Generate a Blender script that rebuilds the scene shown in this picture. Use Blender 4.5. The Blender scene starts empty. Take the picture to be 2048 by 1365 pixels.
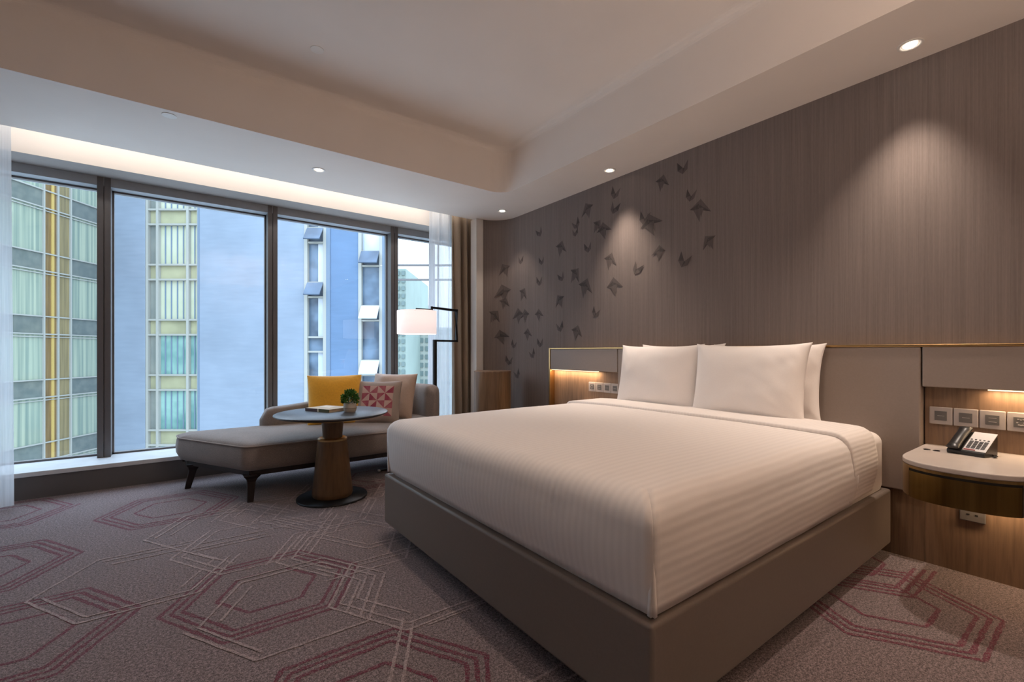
import bpy, bmesh, math, random
from mathutils import Vector, Matrix, noise
random.seed(7)
PI = math.pi
h = 1.08                       # eye height of the photograph, metres; plan measures below are multiples of it
sc = bpy.context.scene
COL = sc.collection

# ------------------------------------------------------------------ camera
YAW = math.radians(36.6)
cam_d = bpy.data.cameras.new('camera')
cam = bpy.data.objects.new('camera', cam_d); COL.objects.link(cam)
cam.location = (0, 0, h)
cam.rotation_euler = (PI/2, 0, -YAW)
cam_d.sensor_width = 36.0
cam_d.lens = 914.0*36.0/2048.0
cam_d.shift_y = 21.5/2048.0
cam_d.clip_start = 0.05; cam_d.clip_end = 2000
sc.camera = cam
FWD = Vector((math.sin(YAW), math.cos(YAW), 0)); RGT = Vector((math.cos(YAW), -math.sin(YAW), 0))

# ------------------------------------------------------------------ view, sky
vs = sc.view_settings
sc.display_settings.display_device = 'sRGB'
vs.view_transform = 'Standard'; vs.look = 'None'; vs.gamma = 1; vs.use_curve_mapping = False
vs.exposure = 0.0

w = bpy.data.worlds.new('overcast_sky'); sc.world = w; w.use_nodes = True
nt = w.node_tree; nt.nodes.clear()
wo = nt.nodes.new('ShaderNodeOutputWorld'); wb = nt.nodes.new('ShaderNodeBackground')
wt = nt.nodes.new('ShaderNodeTexCoord'); wsx = nt.nodes.new('ShaderNodeSeparateXYZ'); wr = nt.nodes.new('ShaderNodeValToRGB')
nt.links.new(wt.outputs['Generated'], wsx.inputs[0]); nt.links.new(wsx.outputs['Z'], wr.inputs['Fac'])
e = wr.color_ramp.elements
e[0].position = 0.0; e[0].color = (.95, 1.15, 1.40, 1)
e[1].position = 0.03; e[1].color = (.86, .92, 1.0, 1)
x = e.new(0.55); x.color = (2.3, 2.85, 3.6, 1)
nt.links.new(wr.outputs[0], wb.inputs['Color']); nt.links.new(wb.outputs[0], wo.inputs[0])
wb.inputs['Strength'].default_value = 1.75

def light(name, kind, loc, power, color=(1, 1, 1), rot=None, aim=None, parent=None, **kw):
    d = bpy.data.lights.new(name, kind); d.energy = power; d.color = color
    for k, v in kw.items(): setattr(d, k, v)
    o = bpy.data.objects.new(name, d); COL.objects.link(o)
    o.location = loc
    if aim is not None:
        o.rotation_euler = (Vector(aim)-Vector(loc)).to_track_quat('-Z', 'Y').to_euler()
    elif rot is not None: o.rotation_euler = rot
    return o
WARM = (1.0, .83, .70); WARM2 = (1.0, .70, .42); NEUT = (1.0, .95, .89)
# lamps of the unseen ceiling tray; upward fill light added for the ceiling
light('ceiling_lamp_light', 'SPOT', (1.34, .98, 3.0), 37, WARM, aim=(1.30, 1.1, 0), spot_size=2.0, spot_blend=.6, shadow_soft_size=.04)
light('ceiling_lamp_light', 'SPOT', (1.34, 2.75, 3.0), 40, WARM, aim=(.9, 2.7, 0), spot_size=2.1, spot_blend=.6, shadow_soft_size=.04)
light('ceiling_fill_light', 'AREA', (1.3, -1.0, 1.85), 46, (1, .77, .61), rot=(PI, 0, 0), shape='DISK', size=.35)
# cove strip in the curtain pocket and the strips under the headboard ledges
light('curtain_cove_light', 'AREA', (.35, 4.535, 2.72), 9, NEUT, aim=(.35, 4.80, 2.66), shape='RECTANGLE', size=5.6, size_y=.04)

# ------------------------------------------------------------------ materials
MATS = {}
def srgb(r, g, b):
    f = lambda c: (c/255/12.92) if c/255 <= .04045 else ((c/255+.055)/1.055)**2.4
    return (f(r), f(g), f(b), 1)
def lin(c): return (c[0], c[1], c[2], 1)
class NT:
    def __init__(s, name):
        s.m = bpy.data.materials.new(name); s.m.use_nodes = True
        s.t = s.m.node_tree; s.b = s.t.nodes['Principled BSDF']; s.out = s.t.nodes['Material Output']
        MATS[name] = s.m
    def n(s, typ, **kw):
        o = s.t.nodes.new(typ)
        for k, v in kw.items(): setattr(o, k, v)
        return o
    def l(s, a, b): s.t.links.new(a, b)
    def coord(s, kind='Object', scale=(1, 1, 1), loc=(0, 0, 0)):
        c = s.n('ShaderNodeTexCoord'); mp = s.n('ShaderNodeMapping')
        mp.inputs['Scale'].default_value = scale; mp.inputs['Location'].default_value = loc
        s.l(c.outputs[kind], mp.inputs[0]); return mp.outputs[0]
    def noise(s, vec, scale=5, detail=3, rough=.5):
        o = s.n('ShaderNodeTexNoise'); o.inputs['Scale'].default_value = scale
        o.inputs['Detail'].default_value = detail; o.inputs['Roughness'].default_value = rough
        s.l(vec, o.inputs['Vector']); return o.outputs['Fac']
    def ramp(s, fac, stops):
        o = s.n('ShaderNodeValToRGB'); e = o.color_ramp.elements
        e[0].position, e[0].color = stops[0]; e[1].position, e[1].color = stops[-1]
        for p, c in stops[1:-1]:
            k = e.new(p); k.color = c
        s.l(fac, o.inputs[0]); return o.outputs[0]
    def math(s, op, a, b=None, c=None):
        o = s.n('ShaderNodeMath', operation=op)
        for i, q in enumerate((a, b, c)):
            if q is None: continue
            if isinstance(q, (int, float)): o.inputs[i].default_value = q
            else: s.l(q, o.inputs[i])
        return o.outputs[0]
    def mix(s, fac, a, b):
        o = s.n('ShaderNodeMix', data_type='RGBA')
        if isinstance(fac, (int, float)): o.inputs[0].default_value = fac
        else: s.l(fac, o.inputs[0])
        for i, q in ((6, a), (7, b)):
            if isinstance(q, tuple): o.inputs[i].default_value = q
            else: s.l(q, o.inputs[i])
        return o.outputs[2]
    def bump(s, hgt, strength=.3, dist=.01):
        o = s.n('ShaderNodeBump'); o.inputs['Strength'].default_value = strength; o.inputs['Distance'].default_value = dist
        s.l(hgt, o.inputs['Height']); s.l(o.outputs[0], s.b.inputs['Normal'])
    def base(s, c):
        if isinstance(c, tuple): s.b.inputs['Base Color'].default_value = c
        else: s.l(c, s.b.inputs['Base Color'])
    def set(s, rough=.6, metal=0, spec=.5, sheen=0):
        s.b.inputs['Roughness'].default_value = rough; s.b.inputs['Metallic'].default_value = metal
        s.b.inputs['Specular IOR Level'].default_value = spec
        if sheen: s.b.inputs['Sheen Weight'].default_value = sheen
        return s
def sc_(c, k): return (c[0]*k, c[1]*k, c[2]*k, 1)
def plain(name, c, rough=.6, metal=0, spec=.4, var=.08, scale=30, bump=0, bdist=.002, sheen=0):
    m = NT(name); v = m.coord(); f = m.noise(v, scale, 3)
    m.base(m.ramp(f, [(.3, sc_(c, 1-var)), (.7, sc_(c, 1+var))])); m.set(rough, metal, spec, sheen)
    if bump: m.bump(f, bump, bdist)
    return m
def emit(name, c, s):
    m = NT(name); m.base((.8, .8, .8, 1)); m.b.inputs['Emission Color'].default_value = lin(c); m.b.inputs['Emission Strength'].default_value = s

plain('ceiling_paint', (.84, .775, .72), .9, var=.015, scale=3, spec=.1)
plain('white_trim', (.66, .62, .58), .6, var=.02)
plain('wall_paint', (.55, .50, .45), .9, var=.03, scale=4, spec=.1)
# wallpaper with fine upright strands
def wallpaper(name, c, hatch=None):
    m = NT(name); v = m.coord('Object', (1, 1, .010)); a = m.noise(v, 230, 2); b2 = m.noise(v, 70, 3); c3 = m.noise(m.coord('Object', (1, 1, .2)), 150, 2)
    f = m.math('ADD', m.math('MULTIPLY', a, .5), m.math('ADD', m.math('MULTIPLY', b2, .32), m.math('MULTIPLY', c3, .18)))
    m.base(m.ramp(f, [(.36, sc_(c, .84)), (.52, lin(c)), (.66, sc_(c, 1.14))])); m.set(.75, 0, .25); m.bump(f, .12, .001)
WP = (.208, .170, .153)
wallpaper('wallpaper', WP); wallpaper('wallpaper_motif_dark', (.080, .066, .062)); wallpaper('wallpaper_motif_mid', (.122, .100, .091))
# carpet
CB = (.188, .145, .149)
def carpet(name, line=None, keep=.6):
    m = NT(name); v = m.coord()
    f = m.noise(v, 230, 2, .6); g = m.noise(v, 95, 3, .75); k = m.noise(v, 2.2, 2)
    fg = m.math('ADD', m.math('MULTIPLY', f, .5), m.math('MULTIPLY', g, .5))
    base = m.ramp(fg, [(.40, sc_(CB, .25)), (.5, lin(CB)), (.60, sc_(CB, 2.1))])
    base = m.mix(m.math('MULTIPLY', k, .45), base, sc_((CB[0]*.95, CB[1], CB[2]*.86), .72))
    if line:
        lm = m.ramp(f, [(.3, sc_(line, .65)), (.7, sc_(line, 1.35))])
        n2 = m.noise(v, 150, 3, .75)
        mk = m.ramp(n2, [(.47, (1, 1, 1, 1)), (.60, (.2, .2, .2, 1))])
        base = m.mix(m.math('MULTIPLY', mk, keep), base, lm)
    m.base(base); m.set(.95, 0, .08, .15); m.bump(fg, .7, .006)
carpet('carpet'); carpet('carpet_maroon_line', (.130, .024, .044), 1.0); carpet('carpet_pale_line', (.44, .35, .335), .62)
# woods
def wood(name, c, along='Z', rough=.45):
    sc3 = {'Z': (1, 1, .06), 'Y': (1, .06, 1), 'X': (.06, 1, 1)}[along]
    m = NT(name); v = m.coord('Object', sc3); a = m.noise(v, 70, 4, .6); b2 = m.noise(v, 9, 2)
    f = m.math('ADD', m.math('MULTIPLY', a, .6), m.math('MULTIPLY', b2, .4))
    m.base(m.ramp(f, [(.35, sc_(c, .68)), (.5, lin(c)), (.65, sc_(c, 1.25))])); m.set(rough, 0, .35); m.bump(a, .12, .001)
wood('oak_panel', (.225, .142, .090)); wood('walnut_veneer', (.120, .066, .030), rough=.32); wood('dark_wood', (.022, .014, .012), rough=.4)
wood('drum_veneer', (.19, .115, .065), rough=.3)
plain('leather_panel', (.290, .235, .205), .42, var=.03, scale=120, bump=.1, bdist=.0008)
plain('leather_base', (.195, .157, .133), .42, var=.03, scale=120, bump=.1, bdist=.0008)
plain('brass', (.55, .36, .16), .28, 1, var=.05)
# bronze: brushed
m = NT('bronze'); v = m.coord('Object', (1, 1, .03)); f = m.noise(v, 40, 3); m.base(m.ramp(f, [(.3, (.24, .155, .062, 1)), (.7, (.36, .24, .105, 1))])); m.set(.30, .9)
m = NT('bronze_dark'); v = m.coord('Object', (1, 1, .03)); f = m.noise(v, 40, 3); m.base(m.ramp(f, [(.3, (.15, .095, .030, 1)), (.7, (.25, .165, .055, 1))])); m.set(.26, .95)
plain('shadow_gap', (.01, .008, .007), .9)
plain('stone_top', (.55, .495, .46), .22, var=.03, scale=8)
plain('table_stone', (.060, .062, .068), .38, var=.2, scale=60)
plain('black_metal', (.012, .012, .014), .4, .3)
plain('frame_head_lit', (.36, .39, .42), .5, .1, var=.03)  # window frame again, bluish daylight on the head painted as a lighter colour
plain('window_frame', (.14, .13, .128), .45, .2, var=.03)
plain('header_paint', (.33, .30, .28), .6, var=.03)
plain('low_wall', (.115, .108, .108), .6, var=.05, scale=4)
plain('sill_stone', (.60, .62, .64), .35, var=.06, scale=10)
plain('black_plastic', (.018, .018, .019), .32, spec=.5)
plain('red_plastic', (.20, .02, .02), .4)
plain('phone_panel', (.58, .58, .60), .4, var=.02)
plain('key_plastic', (.04, .04, .042), .4)
plain('plate_frame', (.43, .385, .365), .25, var=.02)
plain('plate_insert', (.125, .118, .115), .45, var=.04)
plain('plate_mark', (.45, .42, .4), .4)
plain('socket_grey', (.17, .155, .15), .35, .3, var=.03)
plain('spot_trim', (.8, .77, .73), .4, var=.01)
emit('lamp_glow', (1.0, .90, .78), 9.0)
emit('led_glow', (1.0, .72, .42), 2.0)
# fabrics
def fabric(name, c, var=.25, scale=420, rough=.9, bump=.35, sheen=.2):
    m = NT(name); v = m.coord()
    a = m.noise(m.coord('Object', (1, 1, .25)), scale, 2, .6); b2 = m.noise(m.coord('Object', (.25, .25, 1)), scale, 2, .6); k = m.noise(v, 6, 2)
    f = m.math('ADD', m.math('MULTIPLY', a, .4), m.math('ADD', m.math('MULTIPLY', b2, .4), m.math('MULTIPLY', k, .2)))
    m.base(m.ramp(f, [(.36, sc_(c, 1-var)), (.64, sc_(c, 1+var))])); m.set(rough, 0, .15, sheen); m.bump(f, bump, .002)
fabric('sofa_tweed', (.215, .180, .162)); fabric('sofa_piping', (.26, .21, .185), .1)
fabric('yellow_velvet', (.66, .335, .028), .10, 250, .7, .15, .4); fabric('beige_satin', (.40, .295, .235), .08, 300, .45, .1, .2)
fabric('drape_fabric', (.285, .215, .155), .10, 300, .55, .1, .2)
m = NT('pinwheel_fabric')
tc = m.n('ShaderNodeTexCoord'); sx = m.n('ShaderNodeSeparateXYZ'); m.l(tc.outputs['UV'], sx.inputs[0])
uu = m.math('MULTIPLY', m.math('SUBTRACT', sx.outputs[0], .14), 4/.72); vv = m.math('MULTIPLY', m.math('SUBTRACT', sx.outputs[1], .14), 4/.72)
fu, fv = m.math('FRACT', uu), m.math('FRACT', vv)
par = m.math('FLOORED_MODULO', m.math('ADD', m.math('FLOOR', uu), m.math('FLOOR', vv)), 2)
t1 = m.math('GREATER_THAN', fu, fv); t2 = m.math('GREATER_THAN', m.math('ADD', fu, fv), 1)
half = m.math('ADD', m.math('MULTIPLY', par, t2), m.math('MULTIPLY', m.math('SUBTRACT', 1, par), t1))
tri = m.math('ABSOLUTE', m.math('SUBTRACT', half, m.math('SUBTRACT', 1, m.math('FLOORED_MODULO', m.math('FLOOR', vv), 2))))
ins = m.math('MULTIPLY', m.math('MULTIPLY', m.math('GREATER_THAN', uu, 0), m.math('LESS_THAN', uu, 4)), m.math('MULTIPLY', m.math('GREATER_THAN', vv, 0), m.math('LESS_THAN', vv, 4)))
f = m.noise(m.coord(), 300, 2)
pinks = m.mix(tri, (.46, .31, .27, 1), m.ramp(m.noise(m.coord(), 14, 1), [(.4, (.26, .045, .075, 1)), (.6, (.33, .10, .115, 1))]))
m.base(m.mix(ins, (.30, .235, .20, 1), pinks)); m.set(.85, 0, .15, .2); m.bump(f, .3, .002)
# bed linen with a fine ribbed stripe (UV v runs across the ribs)
def linen(name, c, freq, strength):
    m = NT(name); tc = m.n('ShaderNodeTexCoord'); sx = m.n('ShaderNodeSeparateXYZ'); m.l(tc.outputs['UV'], sx.inputs[0])
    wob = m.math('MULTIPLY', m.noise(m.coord(), 4, 2), .012)
    s = m.math('SINE', m.math('MULTIPLY', m.math('ADD', sx.outputs[1], wob), freq*2*PI))
    s = m.math('ADD', m.math('MULTIPLY', s, .5), .5)
    f = m.noise(m.coord(), 500, 2)
    m.base(m.mix(s, sc_(c, .95), lin(c))); m.set(.75, 0, .2, .1)
    m.bump(m.math('ADD', m.math('MULTIPLY', s, 1.0), m.math('MULTIPLY', f, .12)), strength, .004)
WHITE = (.80, .745, .71)
linen('duvet_linen', WHITE, 1/.029, .15); linen('fold_linen', WHITE, 1/.02, .12); linen('sheet_linen', WHITE, 1/.05, .0)
plain('pillow_cotton', WHITE, .8, var=.015, scale=200, bump=.1, spec=.15)
# sheer curtain
m = NT('sheer_fabric'); f = m.noise(m.coord('Object', (1, 1, .02)), 120, 2)
m.base((.80, .82, .84, 1)); m.set(.9, 0, .05)
tl = m.n('ShaderNodeBsdfTranslucent'); tl.inputs[0].default_value = (.85, .87, .9, 1)
mx = m.n('ShaderNodeMixShader'); mx.inputs[0].default_value = .55; m.l(m.b.outputs[0], mx.inputs[1]); m.l(tl.outputs[0], mx.inputs[2])
tr = m.n('ShaderNodeBsdfTransparent'); mx2 = m.n('ShaderNodeMixShader')
m.l(m.ramp(f, [(.3, (.20, .20, .20, 1)), (.7, (.34, .34, .34, 1))]), mx2.inputs[0]); m.l(mx.outputs[0], mx2.inputs[1]); m.l(tr.outputs[0], mx2.inputs[2]); m.l(mx2.outputs[0], m.out.inputs[0])
# window glass
m = NT('window_glass'); tr = m.n('ShaderNodeBsdfTransparent'); tr.inputs[0].default_value = (.91, .955, .965, 1)
gl = m.n('ShaderNodeBsdfGlossy'); gl.inputs['Roughness'].default_value = .0; gl.inputs[0].default_value = (1, 1, 1, 1)
fr = m.n('ShaderNodeFresnel'); fr.inputs[0].default_value = 1.5; mx = m.n('ShaderNodeMixShader')
m.l(fr.outputs[0], mx.inputs[0]); m.l(tr.outputs[0], mx.inputs[1]); m.l(gl.outputs[0], mx.inputs[2]); m.l(mx.outputs[0], m.out.inputs[0])
# lamp shade: glowing paper
m = NT('lamp_shade_paper'); m.base((.85, .78, .76, 1)); m.b.inputs['Emission Color'].default_value = (1, .83, .80, 1); m.b.inputs['Emission Strength'].default_value = .80; m.set(.8)
# outside
OUT = .70
def cladding(name, c):
    c = sc_(c, OUT); m = NT(name); v = m.coord('Object'); a = m.noise(m.coord('Object', (.15, .15, 1)), 6, 4); k = m.noise(v, .35, 3)
    f = m.math('ADD', m.math('MULTIPLY', a, .35), m.math('MULTIPLY', k, .65))
    m.base(m.ramp(f, [(.35, sc_(c, .9)), (.65, sc_(c, 1.1))])); m.set(.7, 0, .3)
cladding('blue_cladding', (.31, .37, .45)); cladding('blue_cladding_shaded', (.16, .255, .40))  # second is the same wall, light gradient painted as a deeper blue
plain('facade_frame', (.33, .33, .295), .5, var=.02)
plain('facade_dark', (.14, .19, .25), .6, var=.05)
def facade_glass(name, c1, c2, rough=.08, scale=(1, 1, 1), nscale=3, spec=.8, metal=.0):
    c1, c2 = sc_(c1, OUT), sc_(c2, OUT); m = NT(name); f = m.noise(m.coord('Object', scale), nscale, 3)
    m.base(m.ramp(f, [(.38, lin(c1)), (.62, lin(c2))])); m.set(rough, metal, spec); m.bump(m.noise(m.coord('Object'), 1.1, 2), .15, .05)
facade_glass('curtained_glass', (.25, .33, .27), (.48, .54, .40), scale=(5, 5, .06), nscale=1.6)
facade_glass('spandrel_glass', (.16, .19, .175), (.21, .235, .21))
facade_glass('amber_glass', (.20, .12, .045), (.33, .20, .07), scale=(3, 3, .1))
facade_glass('brown_glass', (.24, .19, .09), (.36, .28, .13), scale=(3, 3, .1))
plain('gold_post', (.46, .32, .10), .4)
facade_glass('yellow_reflection_glass', (.58, .62, .42), (.70, .72, .54), nscale=.5)  # reflected golden facades painted as a base colour
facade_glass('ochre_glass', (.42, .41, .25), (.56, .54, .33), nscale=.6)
facade_glass('teal_reflection_glass', (.16, .34, .31), (.36, .60, .52), nscale=.6)  # teal part of the mirrored view, painted as a base colour
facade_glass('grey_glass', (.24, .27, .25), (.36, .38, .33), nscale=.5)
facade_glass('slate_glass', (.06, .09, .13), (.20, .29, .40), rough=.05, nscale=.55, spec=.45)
facade_glass('sky_reflection_glass', (.60, .68, .78), (.85, .90, .95), rough=.05, nscale=.4)  # reflected sky painted as a pale base colour
facade_glass('awning_glass', (.05, .08, .13), (.11, .17, .26), rough=.08, nscale=.8, spec=.4)
plain('tower_teal', (.23, .285, .25), .7, var=.1, scale=.1); plain('tower_pale', (.33, .355, .31), .7, var=.1, scale=.1); plain('tower_window', (.12, .165, .155), .5)
plain('pot_clay', (.50, .44, .37), .6, var=.06); plain('pot_band', (.30, .25, .19), .7); plain('soil', (.05, .035, .02), .9)
plain('leaf_green', (.055, .16, .025), .6, var=.4, scale=60)
plain('book_cover', (.50, .40, .26), .5, var=.12, scale=20); plain('book_pages', (.55, .42, .30), .8); plain('book_spine', (.075, .03, .035), .5); plain('book_spine_olive', (.10, .095, .03), .5); plain('book_label', (.75, .68, .55), .5)
plain('white_plastic', (.7, .7, .7), .4)

# ------------------------------------------------------------------ builders
class MB:
    """collects shapes in world metres and links them as ONE mesh object"""
    def __init__(s): s.v = []; s.f = []; s.mi = []; s.uv = {}
    def add(s, vs_, fs, mi=0):
        o = len(s.v); s.v += [tuple(p) for p in vs_]
        for f in fs: s.f.append(tuple(i+o for i in f)); s.mi.append(mi)
        return o
    def box(s, a, b, mi=0, M=None):
        x0, y0, z0 = [min(p, q) for p, q in zip(a, b)]; x1, y1, z1 = [max(p, q) for p, q in zip(a, b)]
        V = [(x0, y0, z0), (x1, y0, z0), (x1, y1, z0), (x0, y1, z0), (x0, y0, z1), (x1, y0, z1), (x1, y1, z1), (x0, y1, z1)]
        if M is not None: V = [M @ Vector(p) for p in V]
        s.add(V, [(3, 2, 1, 0), (4, 5, 6, 7), (0, 1, 5, 4), (1, 2, 6, 5), (2, 3, 7, 6), (3, 0, 4, 7)], mi); return s
    def quad(s, a, b, c, d, mi=0): s.add([a, b, c, d], [(0, 1, 2, 3)], mi); return s
    def prism(s, pts, z0, z1, mi=0, cap=True):
        n = len(pts); V = [(p[0], p[1], z0) for p in pts]+[(p[0], p[1], z1) for p in pts]
        F = [(i, (i+1) % n, (i+1) % n+n, i+n) for i in range(n)]
        if cap: F += [tuple(range(n-1, -1, -1)), tuple(range(n, 2*n))]
        s.add(V, F, mi); return s
    def loops(s, rings, mi=0, cap0=True, cap1=True, close=True):
        n = len(rings[0]); V = [p for r in rings for p in r]; F = []
        for k in range(len(rings)-1):
            for i in range(n if close else n-1):
                j = (i+1) % n; F.append((k*n+i, k*n+j, (k+1)*n+j, (k+1)*n+i))
        if cap0: F.append(tuple(range(n-1, -1, -1)))
        if cap1: F.append(tuple((len(rings)-1)*n+i for i in range(n)))
        s.add(V, F, mi); return s
    def lathe(s, c, prof, n=48, mi=0, cap0=True, cap1=True):
        s.loops([[(c[0]+r*math.cos(2*PI*i/n), c[1]+r*math.sin(2*PI*i/n), c[2]+z) for i in range(n)] for r, z in prof], mi, cap0, cap1); return s
    def tube(s, pts, r, n=10, mi=0, square=False):
        P = [Vector(p) for p in pts]; rings = []
        for i, p in enumerate(P):
            d = ((P[min(i+1, len(P)-1)]-P[max(i-1, 0)])).normalized()
            up = Vector((0, 0, 1)) if abs(d.z) < .9 else Vector((1, 0, 0))
            a = d.cross(up).normalized(); b = a.cross(d).normalized()
            k = 1.0
            if 0 < i < len(P)-1:
                c = (P[i]-P[i-1]).normalized().dot(d); k = 1/max(c, .5)
            if square:
                rings.append([p+a*r*x_*k+b*r*y_*k for x_, y_ in ((-1, -1), (1, -1), (1, 1), (-1, 1))])
            else: rings.append([p+(a*math.cos(2*PI*j/n)+b*math.sin(2*PI*j/n))*r for j in range(n)])
        s.loops(rings, mi); return s
    def bar(s, p, q, wx, wz, mi=0):
        P, Q = Vector(p), Vector(q); d = (Q-P).normalized(); up = Vector((0, 0, 1)) if abs(d.z) < .9 else Vector((1, 0, 0))
        a = d.cross(up).normalized()*wx/2; b = a.cross(d).normalized()*wz/2
        s.loops([[p_-a-b, p_+a-b, p_+a+b, p_-a+b] for p_ in (P, Q)], mi); return s
    def build(s, name, mats, parent=None, loc=None, rot=None, smooth=False, bevel=0, seg=2, sub=0, local=False, uv=None):
        me = bpy.data.meshes.new(name)
        org = Vector((0, 0, 0))
        if not local:
            if parent is not None: org = wloc(parent)
            elif loc is not None: org = Vector(loc)
        me.from_pydata([tuple(Vector(p)-org) for p in s.v], [], s.f)
        for mm in (mats if isinstance(mats, (list, tuple)) else [mats]): me.materials.append(MATS[mm])
        for p, i in zip(me.polygons, s.mi): p.material_index = i
        if uv is not None:
            ul = me.uv_layers.new(name='UVMap')
            for lp in me.loops: ul.data[lp.index].uv = uv[lp.vertex_index]
        bm = bmesh.new(); bm.from_mesh(me)
        bmesh.ops.recalc_face_normals(bm, faces=bm.faces)
        bm.to_mesh(me); bm.free()
        if smooth: me.polygons.foreach_set('use_smooth', [True]*len(me.polygons))
        o = bpy.data.objects.new(name, me); COL.objects.link(o)
        if parent is not None: o.parent = parent
        elif loc is not None: o.location = loc
        if rot is not None: o.rotation_euler = rot
        if bevel:
            b = o.modifiers.new('edge', 'BEVEL'); b.width = bevel; b.segments = seg; b.limit_method = 'ANGLE'; b.angle_limit = math.radians(40); b.harden_normals = False
        if sub:
            q = o.modifiers.new('sub', 'SUBSURF'); q.levels = sub; q.render_levels = sub
        if smooth and not sub:
            try: me.set_sharp_from_angle(angle=math.radians(50))
            except Exception: pass
        return o
def wloc(o):
    p = Vector((0, 0, 0))
    while o is not None: p += Vector(o.location); o = o.parent
    return p
def tag(o, label, cat=None, group=None, kind=None):
    if label: o['label'] = label
    if cat: o['category'] = cat
    if group: o['group'] = group
    if kind: o['kind'] = kind
    return o
def thing(name, label, cat, loc, group=None, rot=None):
    o = bpy.data.objects.new(name, None); COL.objects.link(o); o.location = loc; o.empty_display_size = .1
    if rot: o.rotation_euler = rot
    return tag(o, label, cat, group)
def struct(o): o['kind'] = 'structure'; return o
def copy_tree(o, parent=None):
    kids = [c for c in o.children]
    c = o.copy(); COL.objects.link(c)
    if parent is not None: c.parent = parent
    for k in kids: copy_tree(k, c)
    return c
def fillet(pts, r, n=8, closed=True):
    out = []; N = len(pts)
    for i, p in enumerate(pts):
        rr = r[i] if isinstance(r, (list, tuple)) else r
        if (not closed and i in (0, N-1)) or rr <= 0: out.append(tuple(p)); continue
        P = Vector(p[:2]); A = Vector(pts[i-1][:2]); B = Vector(pts[(i+1) % N][:2])
        a = (A-P).normalized(); b = (B-P).normalized(); ang = a.angle(b)
        d = min(rr/math.tan(ang/2), (A-P).length*.49, (B-P).length*.49); r2 = d*math.tan(ang/2)
        c = P+(a+b).normalized()*(r2/math.sin(ang/2)); s0 = P+a*d-c; s1 = P+b*d-c
        a0 = math.atan2(s0.y, s0.x); a1 = math.atan2(s1.y, s1.x); da = (a1-a0+PI) % (2*PI)-PI
        for k in range(n+1):
            t = a0+da*k/n; out.append((c.x+r2*math.cos(t), c.y+r2*math.sin(t)))
    return out
def offset(pts, d):
    """closed outline moved inward by d (counter-clockwise outline)"""
    n = len(pts); out = []
    for i in range(n):
        a, p, b = Vector(pts[i-1][:2]), Vector(pts[i][:2]), Vector(pts[(i+1) % n][:2])
        t = (b-a)
        if t.length < 1e-9: out.append(tuple(p)); continue
        t.normalize(); out.append((p.x-t.y*d, p.y+t.x*d))
    return out

# ------------------------------------------------------------------ the room
XW, YR, FR = 3.12, 4.43, .30            # papered wall, short return wall, radius of the corner between them
ZS, ZT = 2.603, 3.024                   # soffit and tray ceiling
XL, YB = -2.7, -2.1                     # unseen left and rear walls
YP, YK, YG = 4.50, 4.80, 5.205          # pocket edge, bulkhead, glass
XN = 3.30                               # side of the curtain nook

# floor with its woven pattern of hexagons
fb = MB()
fb.quad((XL, YB, 0), (XN, YB, 0), (XN, YK+.05, 0), (XL, YK+.05, 0))
layer = [0]
def stripe(p, q, wd, mi):
    P, Q = Vector(p), Vector(q); d = Q-P; L = d.length
    if L < .01: return
    d.normalize(); nrm = Vector((-d.y, d.x)); n = max(2, int(L/.02)); layer[0] += 1; z = .0004+layer[0]*.000004
    V = []
    for i in range(n+1):
        c = P+d*L*i/n
        for s_ in (-1, 1):
            k = wd/2*(1+random.uniform(-.35, .35)); V.append((c.x+nrm.x*s_*k, c.y+nrm.y*s_*k, z))
    fb.add(V, [(2*i, 2*i+2, 2*i+3, 2*i+1) for i in range(n)], mi)
def clipok(p): return XL < p[0] < XW-.05 and YB < p[1] < YK-.03
def hexa(cx, cy, R, mi, wd, skip=(), stretch=1.0):
    P = [(cx+R*math.cos(k*PI/3)*stretch, cy+R*math.sin(k*PI/3)) for k in range(6)]
    for k in range(6):
        if k in skip: continue
        a, b = P[k], P[(k+1) % 6]
        if clipok(a) and clipok(b): stripe(a, b, wd, mi)
def nest(cx, cy, mi, wd, radii=(1, .9, .8, .5), R=.37, skips=None):
    for i, k in enumerate(radii):
        hexa(cx*h, cy*h, R*h*k, mi, wd, (skips or {}).get(i, ()))
MW, PW = .016, .011
for cx, cy in ((.326, 2.165), (-.47, 2.30), (-.005, 3.65), (-.857, 4.11), (-.73, 3.11), (.46, 1.26), (2.29, .595), (2.60, .84), (-.35, .75), (1.5, .1), (1.3, 3.62), (-1.5, 1.5), (.9, -.6)):
    nest(cx, cy, 1, MW)
rp = random.Random(3)
for cx, cy in ((.36, 2.74), (.72, 2.40), (.74, 3.04), (.55, 3.20), (.98, 2.62), (.86, 1.86), (-.1, 2.62), (.25, 3.1), (1.0, 3.35), (.88, 1.3), (1.25, 2.95), (.40, 2.0)):
    nest(cx, cy, 2, PW, radii=(1, .88, .70), skips={0: (rp.randrange(6),), 1: (rp.randrange(6), rp.randrange(6)), 2: (rp.randrange(6), rp.randrange(6), rp.randrange(6))})
struct(fb.build('floor', ['carpet', 'carpet_maroon_line', 'carpet_pale_line']))

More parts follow.
